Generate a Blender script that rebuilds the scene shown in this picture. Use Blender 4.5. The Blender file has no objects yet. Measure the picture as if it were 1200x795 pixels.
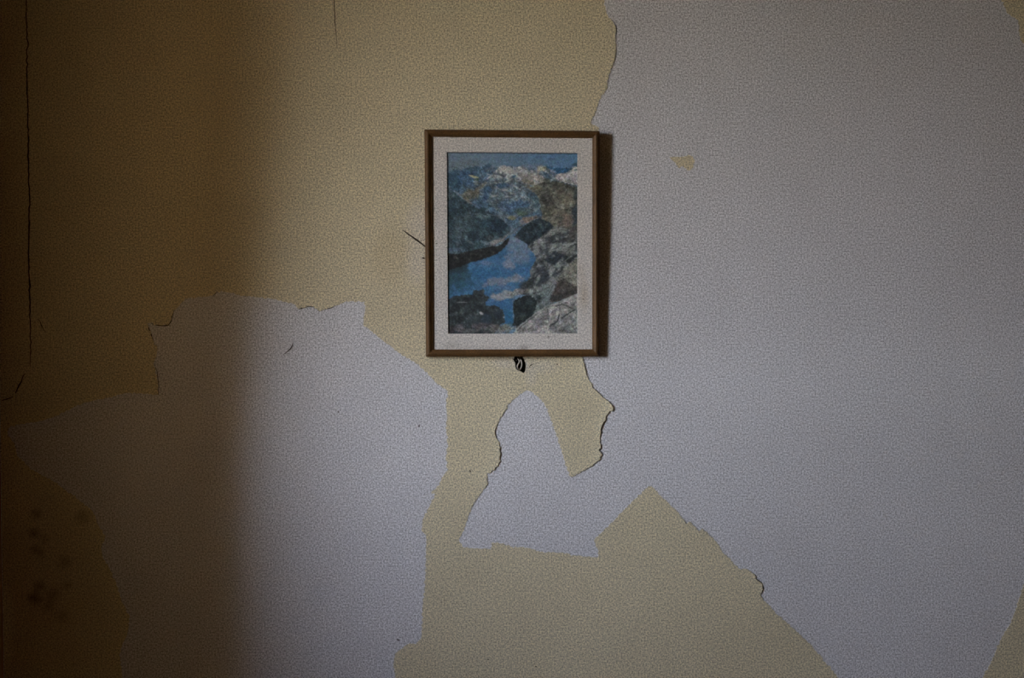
import bpy, bmesh, math, random
import numpy as np
from mathutils import Vector
from mathutils.geometry import delaunay_2d_cdt

scene = bpy.context.scene
COL = scene.collection
random.seed(7)

# ------------------------------------------------------------------ camera, world, light, exposure
S = 0.0022                 # metres per photo pixel on the back wall
D = 2.5667                 # camera to wall
CZ = 1.30                  # camera height
cam_d = bpy.data.cameras.new('camera')
cam_d.sensor_width = 36.0
cam_d.lens = 35.0
cam_d.clip_start = 0.05
cam = bpy.data.objects.new('camera', cam_d)
COL.objects.link(cam)
cam.location = (0, -D, CZ)
cam.rotation_euler = (math.pi / 2, 0, 0)
scene.camera = cam

world = bpy.data.worlds.new('sky')
scene.world = world
world.use_nodes = True
wn = world.node_tree
wn.nodes.clear()
w_out = wn.nodes.new('ShaderNodeOutputWorld')
w_bg = wn.nodes.new('ShaderNodeBackground')
w_tc = wn.nodes.new('ShaderNodeTexCoord')
w_sep = wn.nodes.new('ShaderNodeSeparateXYZ')
w_rmp = wn.nodes.new('ShaderNodeValToRGB')
w_rmp.color_ramp.elements[0].position = 0.0
w_rmp.color_ramp.elements[0].color = (0.89, 0.91, 0.98, 1)
w_rmp.color_ramp.elements[1].position = 0.75
w_rmp.color_ramp.elements[1].color = (0.60, 0.71, 1.0, 1)
wn.links.new(w_tc.outputs['Generated'], w_sep.inputs[0])
wn.links.new(w_sep.outputs['Z'], w_rmp.inputs['Fac'])
wn.links.new(w_rmp.outputs['Color'], w_bg.inputs['Color'])
w_bg.inputs['Strength'].default_value = 3.0
wn.links.new(w_bg.outputs[0], w_out.inputs['Surface'])

# window opening in the left wall (out of frame, where the daylight comes in)
WIN_Y0, WIN_Y1 = -0.855, -1.53
WIN_Z0, WIN_Z1 = 1.08, 2.40
WALL_T = 0.50
XL = (2.0 - 600) * S
portal_d = bpy.data.lights.new('window_daylight_portal', 'AREA')
portal_d.shape = 'RECTANGLE'
portal_d.size = WIN_Z1 - WIN_Z0
portal_d.size_y = abs(WIN_Y1 - WIN_Y0)
portal_d.cycles.is_portal = True
portal = bpy.data.objects.new('window_daylight_portal', portal_d)
COL.objects.link(portal)
portal.location = (XL - WALL_T - 0.02, (WIN_Y0 + WIN_Y1) / 2, (WIN_Z0 + WIN_Z1) / 2)
portal.rotation_euler = (0, -math.pi / 2, 0)      # faces +x, into the room

vs = scene.view_settings
vs.view_transform = 'Standard'
vs.look = 'None'
vs.gamma = 1.0
vs.use_curve_mapping = False
vs.exposure = 3.85

# ------------------------------------------------------------------ helpers
def lin(c):
    c = np.asarray(c, float) / 255.0
    return np.where(c <= 0.04045, c / 12.92, ((c + 0.055) / 1.055) ** 2.4)

def wx(px): return (px - 600.0) * S
def wz(py): return CZ + (397.5 - py) * S

def link(name, verts, faces, mat=None, parent=None, label=None, cat=None, kind=None, group=None, smooth=False, loc=None):
    me = bpy.data.meshes.new(name)
    if loc is not None:
        verts = [(v[0] - loc[0], v[1] - loc[1], v[2] - loc[2]) for v in verts]
    me.from_pydata([tuple(map(float, v)) for v in verts], [], [list(map(int, f)) for f in faces])
    me.validate()
    if smooth:
        me.polygons.foreach_set('use_smooth', [True] * len(me.polygons))
    me.update()
    o = bpy.data.objects.new(name, me)
    COL.objects.link(o)
    if mat: me.materials.append(mat)
    if parent is not None:
        o.parent = parent
    elif loc is not None:
        o.location = loc
    if label: o['label'] = label
    if cat: o['category'] = cat
    if kind: o['kind'] = kind
    if group: o['group'] = group
    return o

def recalc(o):
    bm = bmesh.new(); bm.from_mesh(o.data)
    bmesh.ops.recalc_face_normals(bm, faces=bm.faces)
    bm.to_mesh(o.data); bm.free()

def boxes(*bs):
    V, F = [], []
    for (x0, x1, y0, y1, z0, z1) in bs:
        n = len(V)
        V += [(x0, y0, z0), (x1, y0, z0), (x1, y1, z0), (x0, y1, z0),
              (x0, y0, z1), (x1, y0, z1), (x1, y1, z1), (x0, y1, z1)]
        F += [[n + i for i in f] for f in ((0, 3, 2, 1), (4, 5, 6, 7), (0, 1, 5, 4), (1, 2, 6, 5), (2, 3, 7, 6), (3, 0, 4, 7))]
    return V, F

class Mat:
    """small node builder"""
    def __init__(self, name, color=(0.5, 0.5, 0.5), rough=0.8, spec=0.3):
        self.m = bpy.data.materials.new(name)
        self.m.use_nodes = True
        self.nt = self.m.node_tree
        self.b = self.nt.nodes['Principled BSDF']
        self.b.inputs['Roughness'].default_value = rough
        self.b.inputs['Specular IOR Level'].default_value = spec
        rgb = self.nt.nodes.new('ShaderNodeRGB')
        rgb.outputs[0].default_value = (*color, 1)
        self.c = rgb.outputs[0]
        self.pos = self.nt.nodes.new('ShaderNodeNewGeometry').outputs['Position']
        self.h = None
    def node(self, t, **k):
        n = self.nt.nodes.new(t)
        for a, b in k.items(): setattr(n, a, b)
        return n
    def l(self, a, b): self.nt.links.new(a, b)
    def math(self, op, a, b=None, clamp=False):
        n = self.node('ShaderNodeMath', operation=op, use_clamp=clamp)
        for i, v in enumerate((a, b)):
            if v is None: continue
            if isinstance(v, (int, float)): n.inputs[i].default_value = v
            else: self.l(v, n.inputs[i])
        return n.outputs[0]
    def noise(self, scale, detail=2, rough=0.5, vec=None, stretch=None):
        n = self.node('ShaderNodeTexNoise')
        n.inputs['Scale'].default_value = scale
        n.inputs['Detail'].default_value = detail
        n.inputs['Roughness'].default_value = rough
        v = vec or self.pos
        if stretch:
            mp = self.node('ShaderNodeMapping'); mp.inputs['Scale'].default_value = stretch
            self.l(v, mp.inputs['Vector']); v = mp.outputs[0]
        self.l(v, n.inputs['Vector'])
        return n.outputs['Fac']
    def grain(self, amount, scale=250):
        sp = self.node('ShaderNodeSeparateXYZ'); self.l(self.pos, sp.inputs[0])
        cb = self.node('ShaderNodeCombineXYZ'); self.l(sp.outputs['X'], cb.inputs['X']); self.l(sp.outputs['Z'], cb.inputs['Y'])
        n = self.node('ShaderNodeTexNoise', noise_dimensions='2D')
        n.inputs['Scale'].default_value = scale; n.inputs['Detail'].default_value = 1.5; n.inputs['Roughness'].default_value = 0.7
        self.l(cb.outputs[0], n.inputs['Vector'])
        self.gain(n.outputs['Fac'], 0.2, 0.8, amount)
    def ramp(self, fac, lo, hi, a=0.0, b=1.0):
        n = self.node('ShaderNodeMapRange'); n.interpolation_type = 'SMOOTHSTEP'
        self.l(fac, n.inputs['Value'])
        for k, v in (('From Min', lo), ('From Max', hi), ('To Min', a), ('To Max', b)): n.inputs[k].default_value = v
        return n.outputs['Result']
    def mix(self, fac, color, mode='MIX'):
        n = self.node('ShaderNodeMix', data_type='RGBA', blend_type=mode)
        if isinstance(fac, (int, float)): n.inputs[0].default_value = fac
        else: self.l(fac, n.inputs[0])
        self.l(self.c, n.inputs[6])
        if isinstance(color, tuple): n.inputs[7].default_value = (*color, 1)
        else: self.l(color, n.inputs[7])
        self.c = n.outputs[2]
    def gain(self, fac_socket, lo, hi, amount):
        """multiply colour by 1 +- amount along a noise"""
        v = self.node('ShaderNodeMapRange')
        self.l(fac_socket, v.inputs['Value'])
        for k, x in (('From Min', lo), ('From Max', hi), ('To Min', 1 - amount), ('To Max', 1 + amount)): v.inputs[k].default_value = x
        n = self.node('ShaderNodeVectorMath', operation='SCALE')
        self.l(self.c, n.inputs[0]); self.l(v.outputs[0], n.inputs['Scale'])
        self.c = n.outputs[0]
    def blob(self, px, py, rx, ry, color, amount=1.0, soft=0.6, ang=0.0, rag=0.0):
        """a soft-edged stain with its place on the wall (photo pixels -> metres)"""
        mp = self.node('ShaderNodeMapping', vector_type='TEXTURE')
        mp.inputs['Location'].default_value = (wx(px), 0, wz(py))
        mp.inputs['Rotation'].default_value = (0, ang, 0)
        mp.inputs['Scale'].default_value = (rx * S, 1.0, ry * S)
        self.l(self.pos, mp.inputs['Vector'])
        flat = self.node('ShaderNodeVectorMath', operation='MULTIPLY')
        self.l(mp.outputs[0], flat.inputs[0]); flat.inputs[1].default_value = (1, 0, 1)
        ln = self.node('ShaderNodeVectorMath', operation='LENGTH')
        self.l(flat.outputs[0], ln.inputs[0])
        d = ln.outputs['Value']
        if rag:
            d = self.math('ADD', d, self.math('MULTIPLY', self.math('SUBTRACT', self.noise(60, 4, 0.6), 0.5), rag))
        self.mix(self.ramp(d, 1.0 - soft, 1.0 + soft * 0.4, amount, 0.0), color)
    def bump(self, h, strength, dist):
        n = self.node('ShaderNodeBump')
        n.inputs['Strength'].default_value = strength
        n.inputs['Distance'].default_value = dist
        self.l(h, n.inputs['Height'])
        if self.h is not None: self.l(self.h, n.inputs['Normal'])
        self.h = n.outputs[0]
    def done(self):
        self.l(self.c, self.b.inputs['Base Color'])
        if self.h is not None: self.l(self.h, self.b.inputs['Normal'])
        return self.m

# ------------------------------------------------------------------ materials
WHITE = (0.70, 0.70, 0.705)
CREAM = (0.685, 0.618, 0.425)
GRAIN = 0.58

def make_white():
    m = Mat('bare_white_plaster', WHITE, 0.95, 0.05)
    m.gain(m.noise(2.2, 3, 0.55), 0.3, 0.7, 0.035)
    m.gain(m.noise(14, 4, 0.6, stretch=(1, 1, 0.6)), 0.3, 0.7, 0.03)
    m.grain(GRAIN)
    m.blob(337, 404, 10, 12, (0.60, 0.58, 0.56), 0.18, 0.9)
    m.bump(m.noise(45, 3), 0.15, 0.004)
    return m.done()

def make_cream():
    m = Mat('old_cream_paint', CREAM, 0.92, 0.06)
    m.gain(m.noise(2.0, 3, 0.55), 0.3, 0.7, 0.04)
    m.gain(m.noise(12, 4, 0.6), 0.3, 0.7, 0.035)
    pale = (0.70, 0.655, 0.56)
    # scraped pale places beside and below the picture
    m.blob(494, 262, 22, 30, pale, 0.6, 0.8, rag=0.5)
    m.blob(490, 308, 18, 28, pale, 0.55, 0.8, rag=0.5)
    m.blob(457, 300, 24, 40, (0.58, 0.49, 0.30), 0.35, 0.5, rag=0.5)
    m.blob(592, 426, 20, 8, pale, 0.5, 0.9, rag=0.6)
    m.blob(631, 430, 26, 9, pale, 0.4, 0.9, rag=0.6)
    m.blob(622, 442, 8, 12, pale, 0.45, 0.9, rag=0.6)
    m.blob(617.3, 427, 1.0, 8, (0.78, 0.75, 0.68), 0.5, 0.7)
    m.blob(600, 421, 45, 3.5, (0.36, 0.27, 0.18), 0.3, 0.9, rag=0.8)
    # mould on the lower left
    mould = (0.10, 0.085, 0.05)
    m.blob(55, 690, 75, 130, (0.40, 0.32, 0.17), 0.45, 0.9, rag=0.6)
    for (x, y, r, a) in ((41, 701, 8, .85), (42, 644, 6, .55), (47, 687, 7, .6), (62, 697, 8, .5), (76, 659, 8, .45),
                         (57, 710, 8, .45), (73, 722, 8, .4), (48, 650, 6, .4), (43, 602, 6, .65), (41, 625, 6, .7), (97, 606, 8, .5),
                         (78, 686, 6, .4), (52, 632, 6, .35)):
        m.blob(x, y, r * 1.25, r * 1.15, mould, a * 0.85, 1.0, rag=1.0)
    m.grain(GRAIN)
    m.bump(m.noise(45, 3), 0.15, 0.004)
    return m.done()

def make_plain(name, c, rough=0.85, spec=0.25, grain=0.15):
    m = Mat(name, c, rough, spec)
    m.gain(m.noise(5, 4), 0.3, 0.7, grain)
    m.bump(m.noise(60, 3), 0.1, 0.003)
    return m.done()

M_WHITE = make_white()
M_CREAM = make_cream()
M_DARK = make_plain('crack_dirt_and_edge_shade', (0.045, 0.032, 0.018), 0.95, 0.05)  # wall cracks and pin holes, plus painted shade along torn paint edges
M_HOLE = make_plain('dark_hole_masonry', (0.09, 0.07, 0.045), 0.95, 0.05)
M_SIDE = make_plain('brown_yellow_wall_paint', (0.34, 0.23, 0.105))
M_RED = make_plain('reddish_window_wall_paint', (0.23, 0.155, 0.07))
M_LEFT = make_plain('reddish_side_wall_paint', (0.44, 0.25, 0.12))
M_FLOOR = make_plain('worn_floorboards', (0.16, 0.09, 0.045), 0.6)
M_CEIL = make_plain('smoky_ceiling', (0.19, 0.125, 0.055))
M_GROUND = make_plain('dry_earth', (0.52, 0.39, 0.23))
M_WINFR = make_plain('painted_window_wood', (0.6, 0.55, 0.45))
M_WIRE = make_plain('grubby_wire_sheath', (0.62, 0.56, 0.46), 0.6)

def make_wood():
    m = Mat('brown_moulded_wood', (0.125, 0.066, 0.023), 0.5, 0.22)
    m.gain(m.noise(30, 4, 0.6, stretch=(1, 1, 1)), 0.3, 0.7, 0.22)
    m.gain(m.noise(300, 2, 0.6), 0.25, 0.75, 0.3)
    m.bump(m.noise(220, 2), 0.15, 0.001)
    return m.done()
M_WOOD = make_wood()

def make_mat():
    m = Mat('off_white_mount_card', (0.70, 0.675, 0.62), 0.95, 0.1)
    m.gain(m.noise(16, 4), 0.3, 0.7, 0.04)
    m.blob(684, 346, 7, 22, (0.42, 0.33, 0.19), 0.42, 0.95, rag=0.8)
    m.blob(681, 320, 6, 10, (0.42, 0.33, 0.19), 0.2, 0.95, rag=0.8)
    m.blob(614, 408, 7, 5, (0.25, 0.23, 0.2), 0.55, 0.95, rag=0.6)
    m.blob(530, 405, 10, 5, (0.3, 0.28, 0.22), 0.3, 0.95, rag=0.6)
    m.blob(560, 408, 40, 3, (0.4, 0.38, 0.34), 0.3, 0.95, rag=0.6)
    for (x, y, r, a) in ((512.3, 286.5, 1.3, .8), (642.5, 395, 1.6, .7), (683.5, 351, 1.2, .7), (512, 300, 1, .3), (689, 360, 1, .4), (520, 372, 1.2, .3), (553, 401, 1.2, .35)):
        m.blob(x, y, r, r * 0.8, (0.10, 0.085, 0.06), a, 0.7)
    m.grain(0.42)
    return m.done()
M_MAT = make_mat()

def make_print():
    m = Mat('printed_landscape', (0.5, 0.5, 0.5), 0.7, 0.3)
    a = m.node('ShaderNodeVertexColor'); a.layer_name = 'print'
    m.c = a.outputs['Color']
    m.gain(m.noise(420, 1, 0.5), 0.2, 0.8, 0.25)
    return m.done()
M_PRINT = make_print()
M_BOARD = make_plain('brown_backing_board', (0.22, 0.14, 0.08))

# ------------------------------------------------------------------ the room shell
def undul(X, Z):
    return (0.0016 * np.sin(4.1 * X + 1.3 * Z + 0.7) + 0.0013 * np.sin(2.3 * Z - 3.1 * X + 2.0)
            + 0.0007 * np.sin(9.0 * X - 5.0 * Z) + 0.0005 * np.sin(13.0 * Z + 7.0 * X + 1.0))

XR, YF, ZC = 3.60, -4.40, 3.30
def corner_px(py): return 4.5 - (795.0 - py) * 3.0 / 205.0       # the slightly out-of-plumb left corner

HOLE = [(600.9, 421.7), (602.8, 419.4), (605, 415), (609, 413.5), (612, 415), (612.9, 419.2), (614.9, 422), (616, 425.8), (616.2, 430.4),
        (615.7, 434.2), (614.6, 436.5), (613.2, 437.6), (610.9, 435.6), (608.8, 434.9), (606.2, 434.2), (604.3, 431.5),
        (603.9, 428), (603.6, 425), (602.4, 423.4)]

def inside(P, poly):
    x, y = P[:, 0], P[:, 1]
    q = np.asarray(poly, float)
    r = np.zeros(len(P), bool)
    j = len(q) - 1
    for i in range(len(q)):
        xi, yi = q[i]; xj, yj = q[j]
        c = ((yi > y) != (yj > y))
        r ^= c & (x < (xj - xi) * (y - yi) / ((yj - yi) or 1e-9) + xi)
        j = i
    return r

def mindist(P, Q):
    out = np.full(len(P), 1e9)
    for k in range(0, len(Q), 200):
        q = Q[k:k + 200]
        out = np.minimum(out, np.sqrt(((P[:, None, :] - q[None]) ** 2).sum(-1)).min(1))
    return out

def roughen(poly, step=2.0, amp=1.0, seed=1, closed=True):
    """densify a traced edge and make it torn"""
    rng = np.random.default_rng(seed)
    out = []
    n = len(poly)
    for i in range(n if closed else n - 1):
        a = np.array(poly[i], float); b = np.array(poly[(i + 1) % n], float)
        L = np.linalg.norm(b - a)
        out_of_frame = (max(a[0], b[0]) < 8 or min(a[1], b[1]) < -30 or max(a[1], b[1]) > 830 or min(a[0], b[0]) > 1230)
        st = 40.0 if out_of_frame else step
        k = max(1, int(round(L / st)))
        nrm = np.array([-(b - a)[1], (b - a)[0]]) / (L or 1)
        for t in range(k):
            p = a + (b - a) * t / k
            if t > 0 and not out_of_frame:
                p = p + nrm * rng.normal(0, amp * 0.5) + nrm * amp * math.sin(t * 1.9 + i)*0.4
            out.append(tuple(p))
    return out

def cdt(loops, pts):
    V, E = [], []
    for lp in loops:
        n = len(V); V += [Vector(p) for p in lp]
        E += [(n + i, n + (i + 1) % len(lp)) for i in range(len(lp))]
    nb = len(V)
    V += [Vector(p) for p in pts]
    vo, eo, fo, *_ = delaunay_2d_cdt(V, E, [], 0, 1e-5)
    P = np.array([(v.x, v.y) for v in vo])
    F = np.array([f for f in fo if len(f) == 3])
    C = P[F].mean(1)
    keep = inside(C, loops[0])
    for lp in loops[1:]: keep &= ~inside(C, lp)
    F = F[keep]
    # face the room: world normal -y   (px x right, py down)
    a = P[F[:, 1]] - P[F[:, 0]]; b = P[F[:, 2]] - P[F[:, 0]]
    cr = a[:, 0] * b[:, 1] - a[:, 1] * b[:, 0]
    F[cr > 0] = F[cr > 0][:, ::-1]
    return P, F

def boundary(F):
    E = {}
    for f in F:
        for i in range(3):
            E[(f[i], f[(i + 1) % 3])] = 1
    return [(a, b) for (a, b) in E if (b, a) not in E]

# --- back wall: plaster face with the hole, pocket behind it
x0p, x1p = 600 + (XL - 0.25) / S, 600 + XR / S
z_top, z_bot = 397.5 - (ZC - CZ) / S, 397.5 + CZ / S
outer = [(x0p, z_top), (x1p, z_top), (x1p, z_bot), (x0p, z_bot)]
def dens(poly, st):
    out = []
    for i in range(len(poly)):
        a = np.array(poly[i], float); b = np.array(poly[(i + 1) % len(poly)], float)
        k = max(1, int(np.linalg.norm(b - a) / st))
        out += [tuple(a + (b - a) * t / k) for t in range(k)]
    return out
hole_w = roughen(HOLE, 1.5, 0.3, 3)
outer_d = dens(outer, 24)
gx, gz = np.meshgrid(np.arange(x0p + 12, x1p - 8, 24), np.arange(z_top + 12, z_bot - 8, 24))
G = np.c_[gx.ravel(), gz.ravel()]
hp = np.array(hole_w)
G = G[mindist(G, hp) > 5]
ring = np.array([(609 + 14 * math.cos(a), 426 + 18 * math.sin(a)) for a in np.linspace(0, 6.28, 20)[:-1]])
P, F = cdt([outer_d, hole_w], list(map(tuple, np.r_[G, ring])))
X, Z = wx(P[:, 0]), wz(P[:, 1])
Y = -undul(X, Z)
V = list(zip(X, Y, Z)); Fs = [list(f) for f in F]
nv = len(V)
for (a, b) in boundary(F):
    is_hole = 590 < P[a][0] < 630 and 405 < P[a][1] < 445
    n = len(V)
    d = 0.030 if is_hole else 0.25
    k = 0.9 if is_hole else 1.0
    def back(i):
        if not is_hole: return (X[i], d, Z[i])
        return (wx(609) + (X[i] - wx(609)) * 1.15, d, wz(426) + (Z[i] - wz(426)) * 1.15)
    V += [back(a), back(b), V[a], V[b]]
    Fs.append([n + 3, n + 2, n, n + 1])
    if is_hole:
        V.append((wx(609), d, wz(426))); Fs.append([n + 1, n, n + 4])
n = len(V)
V += [(wx(x0p), 0.25, wz(z_top)), (wx(x1p), 0.25, wz(z_top)), (wx(x1p), 0.25, wz(z_bot)), (wx(x0p), 0.25, wz(z_bot))]
Fs.append([n, n + 1, n + 2, n + 3])
wall_back = link('wall_back', V, Fs, M_WHITE, label='bare white plaster wall showing through torn cream paint', cat='wall', kind='structure', smooth=False)
wall_back.data.materials.append(M_HOLE)
for p in wall_back.data.polygons:
    c = p.center
    if 0.004 < c.y < 0.2 and abs(c.x - wx(609)) < 0.05 and abs(c.z - wz(426)) < 0.06: p.material_index = 1
    elif c.y < 0.004: p.use_smooth = True

# --- left wall with the window opening, its inner face a little out of plumb
def left_wall():
    V, F = boxes((XL - WALL_T, XL, WIN_Y0, 0.24, 0, ZC),
                 (XL - WALL_T, XL, YF, WIN_Y1, 0, ZC),
                 (XL - WALL_T, XL, WIN_Y1, -0.45, 0, WIN_Z0),
                 (XL - WALL_T, XL, WIN_Y1, -0.45, WIN_Z1, ZC))
    V = [(x, (WIN_Y0 - 0.09 * (z - 1.75) if abs(y - WIN_Y0) < 1e-6 else y), z) for (x, y, z) in V]      # unseen near jamb slanted to cut daylight on the upper left wall
    V = [((wx(corner_px(397.5 - (z - CZ) / S)) if abs(x - XL) < 1e-6 else x), y, z) for (x, y, z) in V]
    return V, F
V, F = left_wall()
wl = link('wall_left', V, F, M_RED, label='dim reddish brown side wall at the dark corner', cat='wall', kind='structure')
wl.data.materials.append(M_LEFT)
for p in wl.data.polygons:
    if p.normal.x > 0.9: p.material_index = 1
V, F = boxes((XR, XR + 0.2, YF, 0.25, 0, ZC)); link('wall_right', V, F, M_SIDE, label='plain ochre side wall out of the picture on the right', cat='wall', kind='structure')
V, F = boxes((XL - WALL_T, XR + 0.2, YF - 0.2, YF, 0, ZC)); link('wall_front', V, F, M_SIDE, label='plain ochre wall behind the camera', cat='wall', kind='structure')
V, F = boxes((XL - WALL_T, XR + 0.2, YF - 0.2, 0.25, -0.2, 0)); link('floor', V, F, M_FLOOR, label='worn brown wooden floor of the room', cat='floor', kind='structure')
V, F = boxes((XL - WALL_T, XR + 0.2, YF - 0.2, 0.25, ZC, ZC + 0.2)); link('ceiling', V, F, M_CEIL, label='smoke-stained ceiling of the room', cat='ceiling', kind='structure')
fw = 0.05
V, F = boxes((XL - WALL_T, XL - WALL_T + 0.06, WIN_Y1, WIN_Y1 + fw, WIN_Z0, WIN_Z1), (XL - WALL_T, XL - WALL_T + 0.06, WIN_Y0 - fw, WIN_Y0, WIN_Z0, WIN_Z1),
             (XL - WALL_T, XL - WALL_T + 0.06, WIN_Y1 + fw, WIN_Y0 - fw, WIN_Z0, WIN_Z0 + fw), (XL - WALL_T, XL - WALL_T + 0.06, WIN_Y1 + fw, WIN_Y0 - fw, WIN_Z1 - fw, WIN_Z1))
link('window_1', V, F, M_WINFR, label='open window frame set deep in the side wall', cat='window', kind='structure')
V, F = boxes((-60, XL - WALL_T - 0.1, -60, 60, -0.7, -0.5)); link('ground', V, F, M_GROUND, label='dry earth ground outside the window', cat='ground', kind='structure')

# ------------------------------------------------------------------ the cream paint layer, torn away in big patches
EDGE_A = [(702, -500), (704, -200), (707, -40), (708.2, 0), (709.7, 11), (712.8, 19), (718.3, 25), (721.6, 31), (722.2, 35), (720.8, 41.5), (721.8, 58), (719.3, 73), (714.5, 85.6),
          (711.5, 94.4), (711.8, 102), (704.5, 113), (700.7, 123), (697, 133.4), (692.6, 141), (693.6, 145.5), (698.5, 147.5), (701.6, 149), (701.2, 156),
          (697, 200), (690, 300), (682, 400)]
EDGE_B = [(682.6, 420), (684.3, 427.7), (688, 441.5), (694.4, 451.6), (693.6, 453.6), (700.7, 460.4), (708.2, 466.7), (714.5, 472.2), (718.4, 478),
          (718.2, 480), (713.3, 483), (710.7, 486.8), (707, 495.6), (704, 502), (702.7, 513.3), (703.7, 523.3), (701.4, 527.9), (705.7, 532.9), (702, 539.7),
          (693, 546.7), (680.5, 553.5), (670.5, 559), (667.5, 558.4), (660.4, 537), (654, 515.8), (645.3, 490.6), (637.8, 473), (634.7, 468.5), (626.4, 463),
          (625, 460.4), (621.4, 458.6), (615, 459), (609.6, 461.7), (605, 466), (599.5, 470.2), (592, 480.5), (587, 489.4), (581.4, 500.7), (579.4, 508.2), (584, 517),
          (586.4, 532), (584, 546), (579.4, 551), (571.3, 554.3), (570.6, 568.6), (561.8, 581.2), (554.2, 591.3), (548, 607.6), (543, 622.7), (537.9, 633.3),
          (542.9, 641.6), (551.7, 642.8), (566.8, 642.8), (575.6, 643.8), (576, 636.5), (584.4, 636.5), (600, 641), (617.6, 642), (632.7, 647), (658, 647.9),
          (675.5, 651.6), (700.7, 653.4), (701.4, 646.6), (699, 641.6), (696.4, 632.8), (708, 621.4), (720.8, 608.8), (732, 597), (739.7, 588.8), (749.8, 580),
          (759.8, 570), (763.6, 570), (773.7, 581), (790, 596), (801.4, 608.8), (803.4, 613.9), (808.9, 611.4), (812.7, 616.4), (819.5, 623.2), (822.2, 619.4),
          (830.3, 626.5), (836.6, 632.8), (842.9, 640.3), (848, 649), (854.2, 654), (861.8, 663), (866.8, 666.7), (874.3, 666.7), (884.4, 674.3), (884.4, 678),
          (892, 683), (894, 690.6), (890.7, 697), (895.7, 704.5), (900, 708), (912.6, 722), (932.7, 739.7), (950.3, 756), (968, 777.5), (983, 795), (1003, 835), (1040, 975)]
EDGE_C = [(452, 975), (460, 835), (463.6, 795), (461, 778.7), (463.6, 766), (475, 757.3), (480, 754), (487.5, 755.3), (493.8, 747.3), (495, 715.8), (497.6, 688), (498.8, 658),
          (500, 632.8), (498.8, 626.5), (494.3, 622.7), (495, 610), (501.4, 597), (510, 580), (505.1, 577.5), (515.2, 568.6), (519, 558.6), (524, 552.3), (522.8, 533.4),
          (524.8, 520.8), (522.8, 505.7), (524, 488), (522.8, 475.5), (524.8, 459), (511.4, 449), (501.4, 439), (486.3, 425), (466, 412.6), (450, 400.5), (425.9, 381),
          (427.9, 361), (427.9, 354), (418.3, 354), (404.5, 354), (390.6, 359.8), (374.3, 364.9), (368, 359.3), (361, 359), (354, 361), (350.3, 362.4), (346.6, 357.3), (335, 354),
          (317.6, 350.3), (305, 349), (299.5, 348.5), (282, 347), (271.8, 343.5), (259, 341), (253, 343.5), (249, 347), (231.6, 348.5), (216.5, 349.8), (210, 358.6),
          (203.4, 364.9), (201.4, 373.7), (196.3, 381.2), (186.3, 381.2), (177.5, 378.7), (172, 379.2), (175, 387.5), (179.5, 399.5), (185, 410), (180, 427.7), (185, 449),
          (185, 463), (171, 461.7), (151, 460.4), (126, 466.7), (100.7, 471.7), (85.6, 478), (65.4, 488), (45.3, 494.4), (25, 497), (12.6, 499.4), (9, 508),
          (17.6, 521), (20.5, 534.7), (37.8, 551), (65.4, 566), (85.6, 581), (108, 599), (115.8, 617.7), (123.3, 630), (118.3, 642.8), (120.8, 655.4), (128.4, 666.7),
          (136, 683), (142.2, 703.2), (152.3, 723.4), (149.8, 741), (143.5, 756), (139.7, 768.7), (142.2, 781.3), (143.5, 795), (147, 835), (150, 975)]
MAIN = EDGE_A + EDGE_B + EDGE_C + [(corner_px(975) + 1.5, 975), (corner_px(795) + 1, 795), (corner_px(590) + 1, 590), (corner_px(-500) + 1.5, -500)]
FLAKE = [(784.5, 184), (790, 183.4), (795.5, 183.8), (801, 184), (805, 183.2), (808, 181.8), (812.2, 183.4), (814.4, 187.2), (814, 190.5), (812.3, 193.5),
         (811.2, 197.3), (808.8, 199.3), (805, 199.6), (802.5, 197), (800.5, 194.8), (797.8, 195.2), (796.6, 197.4), (795, 196.6), (792.4, 193), (790, 189.5), (786.6, 187)]
TOPR = [(1166, -45), (1173, 0), (1178, 10), (1180.6, 16.4), (1193, 24), (1194, 37.8), (1197, 49), (1202, 53), (1240, 66), (1262, 20), (1236, -62)]
BOTR = [(1090, 975), (1122, 865), (1136, 832), (1151.7, 795), (1159, 781), (1166.8, 763.6), (1174.4, 746), (1184.4, 731), (1187, 723.4), (1194.5, 700.7), (1200, 682), (1206, 664), (1245, 690), (1290, 800), (1320, 975)]

LIFTS = [  # x, y, reach px, mm  where the edge has come away from the wall
    (721, 35, 14, 1.6), (720, 65, 16, 1.6), (711, 100, 14, 1.3), (696, 135, 10, 1.2),
    (686, 432, 14, 2.4), (700, 460, 14, 2.6), (716, 478, 12, 3.6), (706, 500, 16, 3.4), (703, 530, 14, 3.2), (690, 549, 14, 2.0), (674, 558, 8, 1.2),
    (590, 484, 12, 1.8), (581, 506, 12, 2.4), (586, 532, 16, 3.0), (580, 551, 8, 2.6), (571, 565, 10, 1.6), (555, 590, 12, 1.0),
    (186, 383, 16, 3.0), (203, 368, 12, 2.6), (174, 381, 10, 3.0), (250, 345, 10, 1.6), (382, 362, 14, 2.2), (356, 361, 10, 2.0), (720, 610, 10, .8),
    (822, 621, 10, 1.4), (806, 612, 8, 1.4), (886, 678, 12, 1.8), (893, 690, 10, 1.8), (183, 445, 20, 1.2)]

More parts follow.
